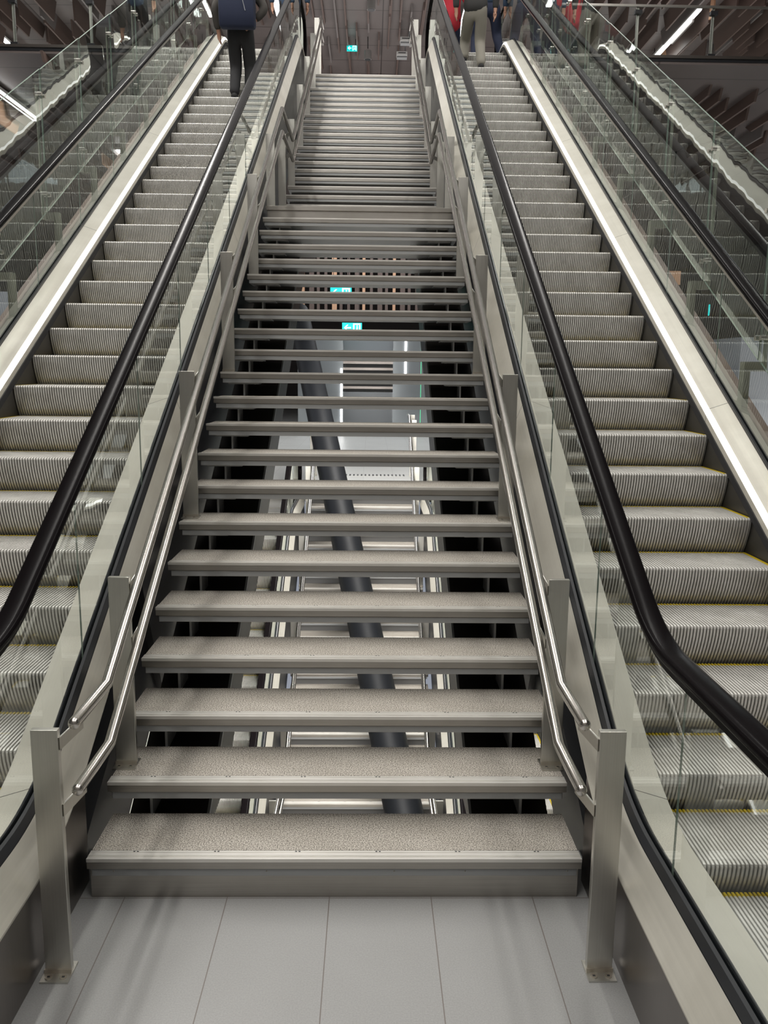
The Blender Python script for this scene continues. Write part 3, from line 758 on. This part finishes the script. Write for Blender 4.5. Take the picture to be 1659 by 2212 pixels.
    for hip, kn, an in knees:
        z0 = an.z - .085
        b = MB(); b.ball((an.x, an.y + .015, z0 + .055), .055, sx=.85, sz=.95); b.ball((an.x, an.y + .11, z0 + .035), .055, sx=.85, sy=1.55, sz=.68)
        s_ = b.build('shoe', shoe[0], P, smooth=True)
        MB().prism([(an.y - .055, z0), (an.y + .19, z0), (an.y + .20, z0 + .02), (an.y - .06, z0 + .02)], an.x - .046, an.x + .046).build('sole', shoe[1], s_)
    b = MB(); b.ball((0, .035 + lean, 1.655), .098, sx=.92, sy=1.05, sz=.98); b.ball((0, -.005 + lean, 1.60), .085, sx=.95, sy=.9, sz=1.0); b.build('hair', hair, P, smooth=True)
    b = MB()
    b.ball((0, .148 + lean, 1.60), .016, sz=1.5); b.build('nose', SKIN, P, smooth=True)
    b = MB(); [b.ball((q * .032, .128 + lean, 1.628), .011) for q in (-1, 1)]; b.build('eyes', HAIR, P, smooth=True)
    MB().ball((0, .135 + lean, 1.562), .018, sz=.35, sy=.5).build('mouth', mat('lips', (.30, .12, .10), .5), P, smooth=True)
    for q in (-1, 1): MB().ball((q * .085, .045 + lean, 1.605), .024, sx=.4, sy=.7, sz=1.1).build('ear', SKIN, P, smooth=True)
    return P
cloth = lambda n_, c_: mat(n_, c_, .85)
DK = cloth('black_denim', (.018, .018, .02)); NAVY = cloth('navy_cloth', (.012, .018, .045)); GREY = cloth('grey_trouser_cloth', (.25, .235, .20)); COAT = cloth('charcoal_coat_cloth', (.035, .034, .034))
RED = cloth('red_coat_cloth', (.42, .02, .035)); BLUE = cloth('slate_blue_cloth', (.03, .055, .10)); OLIVE = cloth('dark_olive_cloth', (.05, .045, .04))
BS = (cloth('black_shoe_leather', (.02, .02, .02)), cloth('black_sole', (.015, .015, .015))); WS = (cloth('cream_sneaker_fabric', (.55, .52, .42)), cloth('dark_sneaker_sole', (.05, .045, .04)))
def stepz(ys): return zat(STEP, ys)
def esc_tread(phase, y):                                    # tread height under a point y
    best = None
    P_ = STEP; yy = phase
    while yy < y - .40:
        st = .407 * math.cos(TH); yy += st
    while yy > y: yy -= .407 * math.cos(TH)
    return yy, stepz(yy)
def fit_tread(E, y, margin=.03):
    c_ = [o.location for o in SC.objects if o.parent == E and o.name.startswith('step')]
    c_ = [l for l in c_ if l.y <= y - margin]
    l = max(c_, key=lambda q: q.y); return l.y, l.z
# navy backpack person, left escalator
y0, z0 = fit_tread(esc_l, 9.1)
p1 = person('person seen from behind on the left escalator in a navy backpack and black jeans', (-1.66, y0 + .14, z0), ((-.10, 0, 0), (.10, .02, 0)), OLIVE, DK, BS,
            hands=((-.30, .02, .86), (.20, -.16, .93)), elbows=((-.33, -.08, 1.12), (.35, -.12, 1.10)), coat_len=.92)
BP = thing('backpack', 'large navy backpack with a pale piping line, worn by the person on the left escalator', 'backpack', None, (-1.66, y0 - .07, z0))
b = MB(); b.prism([(-.12, .80), (-.17, .95), (-.17, 1.35), (-.07, 1.50), (.03, 1.50), (.05, .82)], -.235, .235)
b.build('bag_body', NAVY, BP, smooth=True, bevel=.035)
b = MB(); b.tube([(-.06, -.178, 1.33), (.03, -.180, 1.22), (.09, -.180, 1.10), (.12, -.178, .98)], .005, 8); b.build('piping', M['greywall'], BP)
for q in (-1, 1): MB().tube([(q * .14, .07, 1.47), (q * .15, .20, 1.46), (q * .16, .26, 1.30), (q * .19, .20, 1.08), (q * .19, .06, .98)], .016, 8).build('shoulder_strap', DK, BP)
# grey trousers, right escalator, stepping up
y0, z0 = fit_tread(esc_r, 10.8)
y1, z1 = fit_tread(esc_r, 11.15)
person('person in charcoal coat and grey trousers stepping up near the top of the right escalator', (1.70, y0 + .14, z0), ((-.12, y1 - y0, z1 - z0), (.11, 0, 0)), COAT, GREY, BS, coat_len=.76, lean=.04)
person('person in wide navy trousers and cream sneakers walking off the top of the right escalator', (2.10, 12.5, 7.40), ((-.22, -.05, 0), (.24, -.10, .02)), BLUE, NAVY, WS, coat_len=.88, wide=1.5)
person('person in a red coat at the top of the right escalator, behind the handrail', (1.52, 13.1, 7.40), ((-.10, .1, 0), (.10, -.1, 0)), RED, NAVY, WS, coat_len=.62)
person('person in slate blue clothes standing at the top of the left escalator beside the handrail', (-1.30, 12.5, 7.40), ((-.10, .1, 0), (.10, -.1, 0)), BLUE, DK, BS, coat_len=.70)
